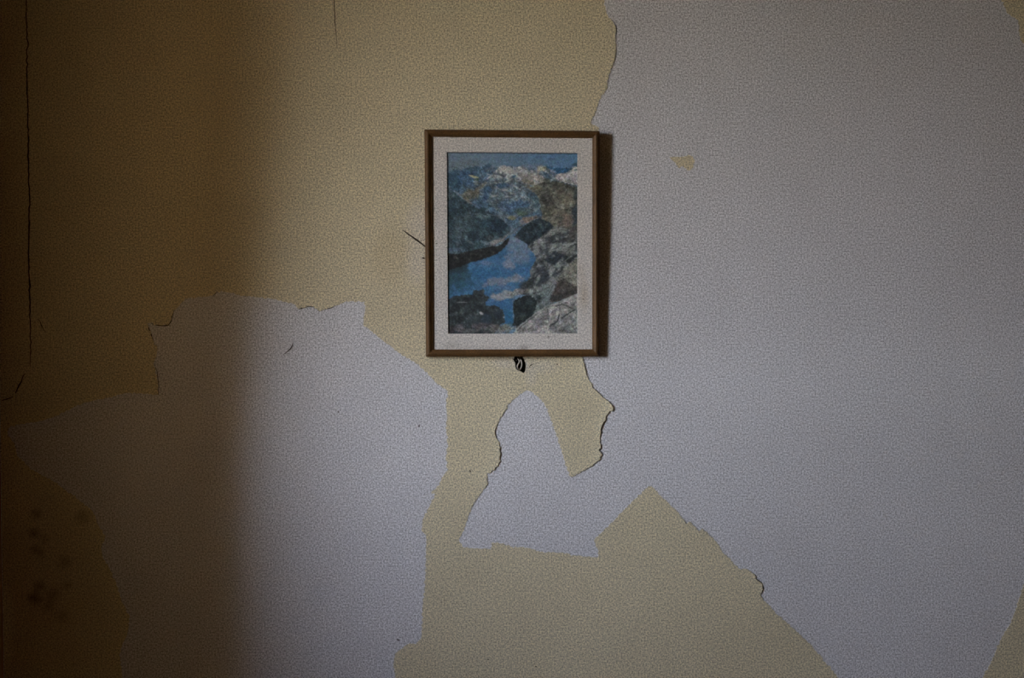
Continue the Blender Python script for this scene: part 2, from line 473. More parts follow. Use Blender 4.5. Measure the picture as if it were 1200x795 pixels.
def paint_sheet(name, poly, holes, label, seed, grid, base=0.0005):
    loop = roughen(poly, seed=seed)
    B = np.array(loop)
    x0, y0 = B.min(0); x1, y1 = B.max(0)
    gx, gz = np.meshgrid(np.arange(x0 + grid / 2, x1, grid), np.arange(y0 + grid / 2, y1, grid))
    G = np.c_[gx.ravel(), gz.ravel()]
    G = G[inside(G, loop)]
    vis = B[(B[:, 0] > 8) & (B[:, 0] < 1210) & (B[:, 1] > -20) & (B[:, 1] < 815)]
    if not len(vis): vis = B
    d = mindist(G, B)
    G = G[d > grid * 0.35]
    # a finer band just inside the edge
    fx, fz = np.meshgrid(np.arange(x0, x1, 5.0), np.arange(y0, y1, 5.0))
    fz = fz + (np.arange(fx.shape[1])[None, :] % 2) * 2.5
    N = np.c_[fx.ravel(), fz.ravel()]
    N = N[inside(N, loop)]
    nd = mindist(N, vis)
    N = N[(nd > 2.6) & (nd < 17)]
    if len(N) and len(G): G = G[mindist(G, N) > 5]
    pts = np.r_[G, N] if len(N) else G
    for h in holes:
        pts = pts[~inside(pts, h)]; pts = pts[mindist(pts, np.array(h)) > 2]
    P, F = cdt([loop] + holes, list(map(tuple, pts)))
    X, Z = wx(P[:, 0]), wz(P[:, 1])
    lift = np.full(len(P), base)
    bl = np.zeros(len(B))
    for (lx, ly, rr, mm) in LIFTS:
        bl = np.maximum(bl, mm * 0.0010 * np.exp(-((B[:, 0] - lx) ** 2 + (B[:, 1] - ly) ** 2) / (rr * rr)))
    src = bl > 0.0002
    if src.any():
        Q, q = B[src], bl[src]
        ex = np.zeros(len(P))
        for k in range(len(Q)):
            ex = np.maximum(ex, q[k] * np.exp(-np.sqrt((P[:, 0] - Q[k, 0]) ** 2 + (P[:, 1] - Q[k, 1]) ** 2) / 6.0))
        lift = lift + ex
    Y = -undul(X, Z) - lift
    V = list(zip(X, Y, Z)); Fs = [list(f) for f in F]
    n = len(V)
    th = 0.0007
    bnd = boundary(F)
    idx = {}
    for (a, b) in bnd:
        for i in (a, b):
            if i not in idx:
                V.append((X[i], Y[i], Z[i]))          # own edge vertices, so the rim shades sharp
                idx[i] = len(V); V.append((X[i], min(Y[i] + th, -undul(X[i], Z[i]) + 0.0001) if lift[i] > base + 3e-4 else -undul(X[i], Z[i]) + 0.0003, Z[i]))
        Fs.append([idx[b] - 1, idx[a] - 1, idx[a], idx[b]])
    o = link(name, V, Fs, M_CREAM, parent=wall_back, label=label)
    for p in o.data.polygons:
        p.use_smooth = p.index < len(F)
    return o

paint_sheet('paint_layer', MAIN, [roughen(HOLE, 1.5, 0.4, 5)], 'old cream paint layer with torn peeling edges', 11, 22)
paint_sheet('paint_flake', FLAKE, [], 'small leftover flake of cream paint', 12, 4)
paint_sheet('paint_layer', TOPR, [], 'cream paint remnant in the upper corner', 13, 22)
paint_sheet('paint_layer', BOTR, [], 'cream paint remnant at the lower edge', 14, 22)

# --- cracks and pin holes in the wall
def ribbon(pts, wid, name='crack_and_edge_shade', seed=0, out=0.0013, jit=0.35):
    rng = np.random.default_rng(seed)
    q = []
    for i in range(len(pts) - 1):
        a = np.array(pts[i], float); b = np.array(pts[i + 1], float)
        k = max(1, int(np.linalg.norm(b - a) / 4))
        for t in range(k): q.append(a + (b - a) * t / k + rng.normal(0, jit, 2) * (1 if i + t else 0))
    q.append(np.array(pts[-1], float))
    q = np.array(q); n = len(q)
    T = np.gradient(q, axis=0); T /= np.linalg.norm(T, axis=1)[:, None] + 1e-9
    N = np.c_[-T[:, 1], T[:, 0]]
    if np.isscalar(wid): wid = [wid, wid]
    w = np.interp(np.linspace(0, 1, n), np.linspace(0, 1, len(wid)), wid) * (0.75 + 0.5 * rng.random(n)) * 0.5
    L, R = q + N * w[:, None], q - N * w[:, None]
    V, F = [], []
    for ring, o in ((L, 0.0), (q, out), (R, 0.0)):
        for p in ring:
            x, z = wx(p[0]), wz(p[1])
            V.append((x, -float(undul(x, z)) - 0.0009 - o * 0.4, z))
    for i in range(n - 1):
        F += [[i, i + 1, n + i + 1, n + i], [n + i, n + i + 1, 2 * n + i + 1, 2 * n + i]]
    o = link(name, V, F, M_DARK, parent=wall_back)
    recalc(o)
    if o.data.polygons and sum(p.normal.y for p in o.data.polygons) > 0: o.data.flip_normals()
    return o
ribbon([(29, -180), (29.5, -60), (30.3, 0), (30.6, 22), (31, 44), (32.8, 50), (32.3, 54), (31, 58), (31.2, 105), (32.2, 130), (32.6, 165), (33.2, 200), (34.4, 235), (34, 270), (33.6, 305), (34.8, 340), (35.6, 372), (36.4, 398), (36, 430)],
       [1.3, 1.4, 1.3, 1.5, 1.6, 1.7, 1.9, 0.8], seed=1)
ribbon([(30, 438), (25, 447), (21, 456), (18.8, 461)], [0.8, 1.8, 1.3], seed=2)
ribbon([(16, 465), (9, 468), (2.5, 469.5)], [0.9, 1.3, 0.8], seed=3)
ribbon([(45, 374), (49, 381), (53, 389)], [0.6, 1.1, 0.5], seed=4)
ribbon([(391.5, -60), (392, 0), (392.6, 20), (393.5, 33), (394.4, 45), (395, 56)], [0.6, 0.7, 0.9, 0.9, 0.3], seed=5, jit=0.2)
ribbon([(472.5, 270), (478, 274), (484, 278.3), (490, 282.5), (499, 289.5)], [0.9, 1.3, 1.8, 2.0, 2.0], seed=6, jit=0.2)
ribbon([(620, 430.3), (622, 428.4), (626, 426.3)], [0.5, 1.0, 0.4], seed=7, jit=0.1)
ribbon([(343.5, 402), (342.6, 406), (340.5, 409.5), (336.5, 412.5), (332.5, 416)], [0.5, 1.1, 1.0, 0.5], seed=8, jit=0.15)
# dark ribbons painted as the shade under the lifted torn edges
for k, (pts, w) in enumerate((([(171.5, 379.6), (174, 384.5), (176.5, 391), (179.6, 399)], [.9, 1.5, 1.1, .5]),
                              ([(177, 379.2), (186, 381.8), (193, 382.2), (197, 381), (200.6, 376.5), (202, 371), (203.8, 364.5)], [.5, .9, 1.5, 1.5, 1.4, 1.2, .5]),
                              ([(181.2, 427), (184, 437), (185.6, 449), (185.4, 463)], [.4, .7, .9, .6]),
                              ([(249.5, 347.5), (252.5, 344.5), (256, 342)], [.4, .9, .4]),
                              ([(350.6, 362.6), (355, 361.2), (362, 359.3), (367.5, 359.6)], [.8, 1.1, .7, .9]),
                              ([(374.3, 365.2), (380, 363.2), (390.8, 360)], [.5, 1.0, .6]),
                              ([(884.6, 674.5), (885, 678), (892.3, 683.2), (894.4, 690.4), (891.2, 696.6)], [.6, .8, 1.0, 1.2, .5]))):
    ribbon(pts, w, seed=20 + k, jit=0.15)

def pit(px, py, rx, ry, ang=0.0):
    V, F = [], []
    n = 8
    for r, h in ((1.0, 0.0), (0.55, 0.0006)):
        for i in range(n):
            a = 6.2832 * i / n; u, v = rx * r * math.cos(a), ry * r * math.sin(a)
            x, z = wx(px + u * math.cos(ang) - v * math.sin(ang)), wz(py + u * math.sin(ang) + v * math.cos(ang))
            V.append((x, -float(undul(x, z)) - 0.0009 - h, z))
    F = [[i, n + i, n + (i + 1) % n, (i + 1) % n] for i in range(n)] + [[n + i for i in range(n)][::-1]]
    o = link('nail_hole', V, F, M_DARK, parent=wall_back); recalc(o)
    if sum(p.normal.y for p in o.data.polygons) > 0: o.data.flip_normals()
for a in ((396.5, 483, 1.0, .7, 0), (491.2, 499.5, .75, 1.7, 0), (551, 552.4, .9, 1.5, -.5), (466.5, 750.3, 2.0, .8, .5), (653, 427, 1.0, .8, .3),
          (496.5, 302.7, 2.0, 1.0, .3), (609.5, 560, .6, .5, 0), (630.5, 551, .6, .5, 0), (628, 781, 1.0, .7, .3), (572, 773, .8, .8, 0)):
    pit(*a)

# ------------------------------------------------------------------ the framed picture
CORN = {'TL': (497.2, 151.6), 'TR': (702.8, 153.3), 'BR': (702.6, 418.0), 'BL': (499.0, 418.3)}
GAP = {'TL': 0.020, 'TR': 0.009, 'BR': 0.002, 'BL': 0.002}        # it leans out from the wall at the top
REF = 0.012
FW, FH = 0.444, 0.577
def cw(k):
    px, py = CORN[k]; s = 1 - (GAP[k] + REF) / D
    return np.array([(px - 600) * S * s, CZ + (397.5 - py) * S * s, GAP[k]])
CWD = {k: cw(k) for k in CORN}
def fp(u, v, h):
    """frame-local metres (u from the left, v from the top, h out from the back) -> world"""
    a, b = u / FW, v / FH
    q = CWD['TL'] * (1 - a) * (1 - b) + CWD['TR'] * a * (1 - b) + CWD['BR'] * a * b + CWD['BL'] * (1 - a) * b
    return (q[0], -q[2] - h, q[1])
ROOT = (float((CWD['BL'][0] + CWD['BR'][0]) / 2), -0.012, float((CWD['BL'][1] + CWD['BR'][1]) / 2))
pic = bpy.data.objects.new('framed_picture', None); COL.objects.link(pic)
pic.location = ROOT
pic['label'] = 'framed mountain lake print in narrow brown wooden frame hanging on the torn wall'
pic['category'] = 'picture'
def part(name, V, F, m, **k):
    return link(name, V, F, m, parent=pic, loc=ROOT, **k)

PROF = [(0.0, 0.0), (0.0, 0.013), (0.0006, 0.0155), (0.0022, 0.0175), (0.0030, 0.0178), (0.0036, 0.0190), (0.0055, 0.0222), (0.0080, 0.0238), (0.0105, 0.0232),
        (0.0130, 0.0208), (0.0148, 0.0178), (0.0158, 0.0170), (0.0172, 0.0166), (0.0182, 0.0150), (0.0186, 0.0125), (0.0186, 0.0095), (0.0140, 0.0095), (0.0140, 0.0)]
PROF = [(w, 0.0085 + (h - 0.0095) * 0.62 if h > 0.0095 else min(h, 0.0085)) for (w, h) in PROF]      # a slim moulding
def rail(side):
    V = []
    n = 14
    for t in range(n + 1):
        f = t / n
        for (w, h) in PROF:
            if side == 'top': u, v = w + (FW - 2 * w) * f, w
            elif side == 'bottom': u, v = FW - w - (FW - 2 * w) * f, FH - w
            elif side == 'left': u, v = w, FH - w - (FH - 2 * w) * f
            else: u, v = FW - w, w + (FH - 2 * w) * f
            V.append(fp(u, v, h))
    m = len(PROF)
    F = [[t * m + i, t * m + (i + 1) % m, (t + 1) * m + (i + 1) % m, (t + 1) * m + i] for t in range(n) for i in range(m)]
    F += [list(range(m)), [n * m + i for i in range(m)][::-1]]
    o = part('frame_rail', V, F, M_WOOD); recalc(o)
for s in ('top', 'right', 'bottom', 'left'): rail(s)

def uv_of(px, py):
    """photo pixel on the mat -> frame-local metres"""
    l = 497.2 + (499.0 - 497.2) * (py - 152) / 266.0
    r = 702.8
    t = 151.6 + (153.3 - 151.6) * (px - 497) / 206.0
    b = 418.2
    return ((px - l) / (r - l) * FW, (py - t) / (b - t) * FH)
OP = [uv_of(523.2, 177.6), uv_of(676.8, 178.8), uv_of(677.2, 391.2), uv_of(524.9, 391.2)]
OB = 0.0003
def mat_board():
    o4 = [(0.0150, 0.0150), (FW - 0.0150, 0.0150), (FW - 0.0150, FH - 0.0150), (0.0150, FH - 0.0150)]
    cx, cy = sum(p[0] for p in OP) / 4, sum(p[1] for p in OP) / 4
    inn = [(p[0] + (OB if p[0] < cx else -OB), p[1] + (OB if p[1] < cy else -OB)) for p in OP]
    V, F = [], []
    k = 10
    def loop(c, h):
        out = []
        for i in range(4):
            a, b = c[i], c[(i + 1) % 4]
            for t in range(k): out.append(fp(a[0] + (b[0] - a[0]) * t / k, a[1] + (b[1] - a[1]) * t / k, h))
        return out
    hs = [(o4, 0.0052), (o4, 0.0082), (OP, 0.0082), (inn, 0.0052)]
    n = 4 * k
    for c, h in hs: V += loop(c, h)
    for r in range(4):
        s = (r + 1) % 4
        F += [[r * n + i, r * n + (i + 1) % n, s * n + (i + 1) % n, s * n + i] for i in range(n)]
    o = part('mat_board', V, F, M_MAT, label='off-white mount card with brown stains'); recalc(o)
mat_board()
NB = 10                                            # follows the slight twist of the frame
V, F = [], []
for h in (0.0010, 0.0035):
    for j in range(NB + 1):
        for i in range(NB + 1): V.append(fp(0.0145 + (FW - 0.029) * i / NB, 0.0145 + (FH - 0.029) * j / NB, h))
q = lambda k, j, i: k * (NB + 1) ** 2 + j * (NB + 1) + i
for j in range(NB):
    for i in range(NB):
        F += [[q(0, j, i), q(0, j, i + 1), q(0, j + 1, i + 1), q(0, j + 1, i)], [q(1, j, i), q(1, j + 1, i), q(1, j + 1, i + 1), q(1, j, i + 1)]]
for i in range(NB):
    F += [[q(0, 0, i), q(1, 0, i), q(1, 0, i + 1), q(0, 0, i + 1)], [q(0, NB, i), q(0, NB, i + 1), q(1, NB, i + 1), q(1, NB, i)],
          [q(0, i, 0), q(0, i + 1, 0), q(1, i + 1, 0), q(1, i, 0)], [q(0, i, NB), q(1, i, NB), q(1, i + 1, NB), q(0, i + 1, NB)]]
o = part('backing_board', V, F, M_BOARD); recalc(o)

# --- the print: a faded colour landscape, painted point by point on a fine grid
def vnoise(X, Y, f, seed):
    rng = np.random.default_rng(seed)
    T = rng.random((64, 64))
    x, y = X * f, Y * f
    xi, yi = np.floor(x).astype(int), np.floor(y).astype(int)
    fx, fy = x - xi, y - yi
    fx = fx * fx * (3 - 2 * fx); fy = fy * fy * (3 - 2 * fy)
    g = lambda i, j: T[(yi + j) % 64, (xi + i) % 64]
    return (g(0, 0) * (1 - fx) + g(1, 0) * fx) * (1 - fy) + (g(0, 1) * (1 - fx) + g(1, 1) * fx) * fy
def fbm(X, Y, f, seed, o=4, g=0.55):
    s, a, t = 0, 1.0, 0
    for k in range(o):
        s = s + a * vnoise(X + 17.3 * k, Y + 9.1 * k, f * 2 ** k, seed + k); t += a; a *= g
    return s / t

def paint():
    x0, x1, y0, y1 = 523.0, 677.6, 177.4, 391.2
    st = 0.5
    xs = np.arange(x0, x1 + st, st); ys = np.arange(y0, y1 + st, st)
    X, Y = np.meshgrid(xs, ys)
    C = np.zeros(X.shape + (3,))
    N1, N2, N3 = fbm(X, Y, 0.08, 1), fbm(X, Y, 0.22, 5), fbm(X, Y, 0.5, 9, 2)
    jx = fbm(X, Y, 0.25, 21) - .5 + .7 * (fbm(X, Y, .8, 22, 2) - .5)
    jy = fbm(X, Y, 0.25, 31) - .5 + .7 * (fbm(X, Y, .8, 32, 2) - .5)
    def reg(poly, rag=3.0, soft=0.0):
        P = np.c_[(X + jx * rag).ravel(), (Y + jy * rag).ravel()]
        return inside(P, poly).reshape(X.shape)
    def put(mask, col, var=0.25, vn=None, alt=None, altn=None, lo=.45, hi=.6, a=1.0):
        c = np.broadcast_to(np.array(col, float), C.shape).copy()
        if alt is not None:
            t = np.clip((altn - lo) / (hi - lo), 0, 1)[..., None]
            c = c * (1 - t) + np.array(alt, float) * t
        if vn is not None: c = c * (1 + (vn - .5) * 2 * var)[..., None]
        m = mask.astype(float)[..., None] * a
        C[:] = C * (1 - m) + c * m
    def soft(cx, cy, rx, ry, col, a, ang=0.0, rag=.5):
        dx, dy = X - cx, Y - cy
        ca, sa = math.cos(ang), math.sin(ang)
        d = np.sqrt(((dx * ca + dy * sa) / rx) ** 2 + ((-dx * sa + dy * ca) / ry) ** 2) + (N2 - .5) * rag * 2
        m = (np.clip((1.15 - d) / .5, 0, 1) * a)[..., None]
        C[:] = C * (1 - m) + np.array(col, float) * (1 + (N3 - .5) * .3)[..., None] * m
    def line(pts, w, col, a=.8):
        d = np.full(X.shape, 1e9)
        for i in range(len(pts) - 1):
            ax, ay = pts[i]; bx, by = pts[i + 1]
            L = (bx - ax) ** 2 + (by - ay) ** 2
            t = np.clip(((X + jx * 1.5 - ax) * (bx - ax) + (Y + jy * 1.5 - ay) * (by - ay)) / L, 0, 1)
            d = np.minimum(d, np.hypot(X + jx * 1.5 - ax - t * (bx - ax), Y + jy * 1.5 - ay - t * (by - ay)))
        m = (np.clip(1.2 - d / w, 0, 1) * a)[..., None]
        C[:] = C * (1 - m) + np.array(col, float) * m
    one = np.ones(X.shape, bool)
    # sky
    t = np.clip((X - 525) / 150, 0, 1)[..., None]
    C[:] = np.array((82, 100, 112)) * (1 - t) + np.array((66, 99, 128)) * t
    soft(545, 193, 22, 8, (82, 94, 97), .55); soft(535, 184, 8, 5, (80, 98, 122), .5)
    soft(622, 196, 20, 5, (88, 100, 116), .6); soft(640, 183, 20, 4, (62, 95, 126), .4)
    # far blue range on the left
    put(reg([(522, 203), (527, 200), (532, 198), (540, 199), (545, 196), (552, 196), (557, 194), (562, 195), (566, 195), (570, 193), (573, 190.5), (576, 194), (582, 195), (590, 194), (598, 193.5),
             (606, 194), (614, 196), (622, 199), (632, 198), (638, 195), (641, 195), (648, 197), (660, 196), (668, 196), (673, 192), (678, 191), (678, 300), (522, 300)], 1.2), (52, 74, 91), .5, N2, (74, 88, 96), N1, .4, .65)
    put(reg([(639.5, 194), (646, 195), (650, 197), (656, 195.5), (664, 197), (668, 197.5), (663, 202), (652, 203), (646, 200)], 1.5), (38, 74, 104), .25, N3)
    # snowy middle ridge
    put(reg([(583, 196), (590, 195.5), (598, 194), (606, 195), (612, 194.5), (620, 199), (630, 200), (636, 196), (640, 197), (644, 202), (650, 206), (652, 212), (640, 216), (628, 219), (616, 214), (600, 216), (588, 208), (570, 210)], 3),
        (84, 95, 102), .45, N2, (120, 124, 123), N2, .5, .7)
    soft(594, 199, 12, 4.5, (142, 141, 138), .85, .2, .8); soft(612, 200, 9, 4, (132, 134, 132), .7, .3, .8); soft(634, 198, 6, 4, (140, 138, 112), .8, -.3, .6)
    soft(631, 208, 14, 5, (134, 130, 117), .75, .3, .8); soft(615, 207, 10, 5, (122, 118, 110), .6, .3, .8); soft(623, 214, 12, 3, (120, 116, 96), .6, .2, .8)
    soft(602, 206, 3, 2, (40, 72, 94), .8); soft(641, 205, 10, 3.5, (48, 72, 90), .85, .5, .5); soft(648, 200, 5, 2, (110, 116, 130), .6, .4)
    put(reg([(650, 204), (658, 203), (664, 202), (670, 198), (678, 196), (678, 216), (672, 216), (660, 213), (652, 210)], 3), (128, 128, 130), .35, N3, (146, 144, 142), N2)
    soft(674, 196, 3.5, 1.5, (145, 146, 136), .9, 0, .3); soft(675, 198.7, 3.5, 1.0, (54, 84, 84), .7)
    line([(671, 193), (677, 190)], 1.0, (40, 60, 66))
    # lower slopes of the middle mountain
    put(reg([(575, 208), (590, 207), (603, 212), (616, 216), (626, 222), (632, 232), (634, 244), (622, 250), (610, 254), (600, 258), (590, 252), (575, 240), (566, 228)], 4), (74, 90, 98), .55, N2, (100, 110, 112), N3, .55, .8)
    for (x, y, rx, ry, a) in ((575, 204, 5, 1.6, .3), (584, 207, 5, 1.8, .3), (591, 222, 5, 1.5, .1), (579, 229, 5, 1.1, -.2), (583, 214, 4, 1.3, 0), (600, 226, 5, 1.2, .4), (605, 219, 6, 1.2, .5), (612, 230, 4, 1, .4), (596, 211, 5, 1.4, -.5), (606, 235, 5, 1, .5), (594, 230, 3, 1, 0), (617, 224, 4, 1.2, .4)):
        soft(x, y, rx, ry, (134, 138, 134), .65, a, .6)
    soft(588, 217, 8, 3, (42, 68, 92), .75); soft(573, 203, 4, 3, (46, 74, 108), .6); soft(570, 226, 5, 8, (42, 70, 98), .75, .2, .7)
    soft(607, 240, 13, 6, (46, 74, 104), .75, 0, .7); soft(595, 241, 10, 8, (56, 80, 104), .65); soft(601, 248, 7, 4, (44, 80, 106), .5)
    soft(622, 228, 9, 4, (44, 64, 78), .6, .7); soft(630, 236, 6, 8, (44, 64, 74), .7); soft(612, 247, 10, 5, (54, 72, 70), .7)
    # left blue mountain
    soft(532, 212, 9, 12, (40, 66, 80), .85); soft(546, 208, 10, 8, (45, 73, 100), .7, 0, .6); soft(552, 213, 5, 3, (46, 72, 104), .5)
    soft(556, 198, 12, 3, (48, 72, 84), .7); soft(555, 206.5, 6, 1.6, (138, 138, 100), .9, .25, .4); soft(551, 205, 4, .9, (126, 116, 122), .6, .2)
    soft(558, 210, 3, 1.4, (60, 84, 50), .6); soft(557, 213, 4, 2.5, (110, 116, 112), .6, .5); soft(571, 194, 4, 2.5, (50, 74, 94), .8, -.5)
    soft(550, 227, 11, 6, (80, 82, 70), .85, -.2, .6); soft(556, 225, 6, 4, (86, 78, 68), .4); soft(563, 219, 9, 2.4, (100, 100, 84), .65, -.7, .6)
    soft(536, 226, 6, 1.2, (108, 120, 132), .7, .6); soft(546, 234, 8, 2, (92, 88, 70), .6, .6); soft(541, 228, 4, 2, (100, 102, 100), .5)
    # brown slope on the right
    put(reg([(612, 216), (624, 218), (634, 214), (644, 212), (652, 211), (664, 215), (672, 217), (678, 222), (678, 290), (664, 284), (650, 270), (640, 262), (634, 256), (634, 244), (632, 234), (626, 224)], 4),
        (79, 80, 71), .55, N2, (60, 63, 58), N1, .45, .6)
    soft(630, 220, 8, 4, (98, 96, 76), .6, .3); soft(641, 211, 4, 3, (52, 58, 50), .7); soft(664, 232, 12, 10, (90, 86, 72), .5); soft(646, 246, 9, 7, (62, 64, 54), .5)
    soft(676, 226, 4, 9, (46, 56, 54), .9, .3); soft(674, 252, 5, 14, (38, 50, 54), .9, .1); soft(666, 258, 6, 10, (108, 92, 82), .6); soft(656, 263, 8, 6, (98, 94, 84), .6)
    soft(641, 256, 8, 2, (104, 104, 92), .7, -.2); soft(655, 250, 10, 4, (92, 90, 78), .5)
    soft(618, 257, 13, 4, (110, 92, 78), .85, -.3, .6); soft(600, 255, 6, 2.6, (98, 98, 72), .8); soft(604, 264, 8, 6, (62, 82, 94), .85); soft(600, 270, 7, 5, (78, 94, 104), .8)
    soft(612, 250, 6, 3, (56, 76, 54), .5)
    # left dark hill
    put(reg([(522, 217), (526, 221), (533, 226), (540, 231), (548, 237), (556, 242), (566, 246), (576, 250), (584, 253), (590, 258), (595, 264), (598, 270), (596, 277), (588, 282), (578, 287), (560, 292), (540, 298), (522, 304)], 2.5),
        (40, 56, 62), .6, N2, (68, 82, 86), N1, .5, .68)
    soft(545, 258, 14, 9, (62, 76, 80), .45); soft(539, 272, 10, 9, (74, 88, 94), .5); soft(584, 264, 10, 8, (28, 44, 56), .75); soft(566, 247, 8, 5, (30, 46, 50), .6)
    soft(555, 275, 9, 6, (32, 46, 54), .6); soft(530, 240, 6, 10, (36, 54, 66), .6); soft(569, 262, 6, 5, (50, 78, 92), .5); soft(528, 280, 3, 14, (56, 66, 74), .4)
    soft(550, 283, 6, 1.5, (84, 96, 100), .5, .5); soft(536, 284, 2, 4, (86, 98, 100), .4)
    soft(568, 284, 6, 2, (86, 104, 112), .7, .3); soft(582, 283, 9, 3.2, (112, 110, 108), .8, -.35, .9); soft(592, 277, 5, 2, (104, 104, 104), .7, -.6, .7); soft(532, 292, 10, 2.5, (70, 84, 104), .7); soft(556, 291, 6, 2, (62, 88, 100), .6, -.4)
    # water
    lake = reg([(522, 304), (540, 300), (560, 300), (577, 295), (588, 286), (595, 276), (602, 273), (610, 276), (618, 284), (627, 299), (630, 303), (625, 310), (621, 317), (622, 323), (616, 331), (608, 341), (600, 352), (602, 380), (560, 380), (522, 352)], 1.5)
    put(lake, (44, 82, 112), .22, N2)
    def lsoft(*a, **k):
        B = C.copy(); soft(*a, **k); C[~lake] = B[~lake]
    lsoft(611, 287, 20, 14, (84, 104, 124), .85); lsoft(602, 280, 10, 8, (98, 108, 120), .6); lsoft(596, 309, 8, 6, (116, 116, 124), .75, .3, .7); lsoft(608, 301, 16, 9, (86, 102, 120), .7)
    lsoft(574, 309, 16, 6, (54, 92, 124), .7); lsoft(570, 308, 8, 3, (96, 104, 124), .5); lsoft(568, 321, 26, 8, (38, 82, 116), .8); lsoft(613, 317, 10, 4, (46, 86, 124), .75)
    lsoft(586, 330, 17, 6, (98, 104, 114), .8, -.1, .9); lsoft(606, 326, 13, 5, (104, 110, 116), .75, -.1, .8); lsoft(590, 337, 16, 3.5, (62, 88, 116), .75); lsoft(570, 333, 5, 3, (94, 98, 112), .6)
    lsoft(592, 346, 22, 4.6, (118, 120, 118), .85, -.2, .9); lsoft(608, 342, 10, 3, (122, 120, 112), .7, -.2, .7); lsoft(574, 353, 7, 4, (48, 84, 118), .9); lsoft(590, 358, 14, 5, (40, 78, 112), .85)
    lsoft(596, 371, 8, 10, (30, 76, 104), .85); lsoft(535, 322, 18, 16, (36, 60, 68), .85, 0, .5); lsoft(532, 310, 20, 9, (32, 44, 48), .8); lsoft(542, 335, 14, 8, (34, 68, 86), .5)
    # dark shore on the left
    put(reg([(522, 296), (536, 297), (546, 294), (556, 292), (566, 290), (576, 289), (584, 287), (588, 285), (592, 281), (597, 277), (595, 285), (590, 291), (584, 296), (574, 300), (564, 304), (554, 306), (544, 310), (522, 318)], 2),
        (30, 33, 33), .5, N2, (52, 52, 50), N3, .6, .85)
    # wooded knoll
    put(reg([(602, 277), (608, 270), (615, 264), (622, 259), (632, 256), (640, 258), (646, 262), (650, 266), (643, 272), (636, 277), (628, 281), (620, 287), (612, 282)], 2), (32, 44, 50), .5, N2, (54, 64, 60), N3, .55, .85)
    soft(606, 278, 4, 3, (78, 80, 80), .4)
    # grey rocks
    put(reg([(618, 288), (622, 284), (630, 280), (638, 274), (646, 268), (656, 265), (664, 268), (678, 272), (678, 330), (660, 345), (640, 354), (612, 345), (608, 341), (616, 331), (622, 323), (621, 317), (625, 310), (629, 302)], 2),
        (86, 92, 90), .55, N2, (50, 56, 58), fbm(X * 1.1 + Y * .9, Y - X * .6, .16, 51), .48, .6)
    put(reg([(618, 346), (630, 340), (644, 338), (656, 350), (642, 362), (628, 372), (618, 378)], 3), (70, 80, 79), .5, N2)
    soft(672, 274, 8, 8, (58, 56, 54), .75); soft(666, 281, 7, 3, (44, 48, 46), .7, .3); soft(650, 270, 9, 4, (108, 114, 108), .6, -.4, .8); soft(634, 285, 9, 4, (104, 110, 106), .6, -.4, .8)
    soft(668, 286, 8, 1.8, (122, 130, 126), .7, -.25, .5); soft(655, 292, 12, 2, (116, 124, 120), .65, -.3, .7); soft(662, 297, 12, 6, (92, 94, 90), .6); soft(675, 286, 3, 1, (40, 46, 44), .8, -.3)
    soft(653, 302, 11, 8, (34, 42, 48), .9, 0, .9); soft(663, 304, 7, 5, (30, 38, 40), .8, -.3, .7); soft(668, 304, 6, 2, (34, 38, 38), .7, -.6); soft(636, 318, 11, 7, (44, 50, 54), .8, -.3, .9)
    soft(646, 314, 5, 4, (116, 120, 116), .55, .8, .9); soft(627, 312, 3, 2, (40, 44, 46), .6); soft(638, 326, 9, 4, (36, 44, 48), .7, -.5); soft(620, 334, 10, 7, (42, 48, 48), .8, -.5, .9)
    soft(628, 322, 3, 1, (108, 110, 106), .5, -1); soft(648, 330, 12, 4, (100, 106, 104), .5, -.6); soft(640, 341, 10, 8, (90, 102, 100), .75); soft(634, 336, 8, 2.5, (104, 112, 108), .5, -.6)
    put(reg([(678, 300), (670, 308), (662, 316), (655, 324), (652, 330), (660, 332), (670, 334), (678, 338)], 2), (96, 97, 88), .25, N3)
    line([(676, 302), (668, 309), (660, 317), (652, 325)], 1.0, (120, 120, 112), .5)
    put(reg([(654, 328), (662, 327), (668, 332), (675, 335), (678, 336), (678, 345), (664, 350), (652, 354), (645, 354), (646, 346), (652, 338)], 3), (58, 56, 52), .4, N2)
    soft(652, 349, 7, 4, (40, 44, 44), .7); soft(668, 343, 8, 2.5, (36, 38, 36), .7, -.3); soft(658, 340, 5, 3, (76, 76, 74), .5)
    # big light slab, lower right
    soft(640, 356, 6, 5, (92, 102, 100), .6)
    put(reg([(600, 391.5), (608, 384), (616, 377), (624, 370), (632, 364), (642, 358), (652, 355), (664, 350), (678, 344), (678, 393), (600, 393)], 1.2), (102, 104, 101), .3, N2, (122, 122, 118), N1, .5, .65)
    line([(605, 386), (612, 380), (620, 373.5), (628, 367)], 1.1, (124, 128, 122), .6); line([(610, 383), (618, 376), (628, 368.5)], .8, (58, 64, 62), .7)
    line([(655, 355), (664, 350.5), (676, 345)], 1.0, (122, 122, 116), .6); line([(651, 359), (659, 356.5), (667, 359), (672, 362)], .9, (56, 56, 54), .7)
    line([(645, 382.5), (650, 379), (654, 376), (655.5, 370)], 1.0, (46, 50, 50), .85); line([(659, 372), (665, 368), (673, 364)], .9, (44, 48, 48), .8); line([(642, 363), (642.5, 372), (643, 376)], .8, (62, 66, 66), .7)
    line([(641, 360), (650, 354)], .8, (58, 64, 62), .6); line([(655, 355), (656, 366)], .7, (80, 84, 82), .6)
    soft(630, 378, 9, 7, (84, 84, 88), .4, 0, .9); soft(640, 379, 3, 2, (56, 58, 58), .5); soft(659, 388, 4, 2, (60, 60, 58), .6); soft(668, 378, 8, 8, (92, 96, 96), .4); soft(616, 386, 6, 3, (80, 80, 76), .4)
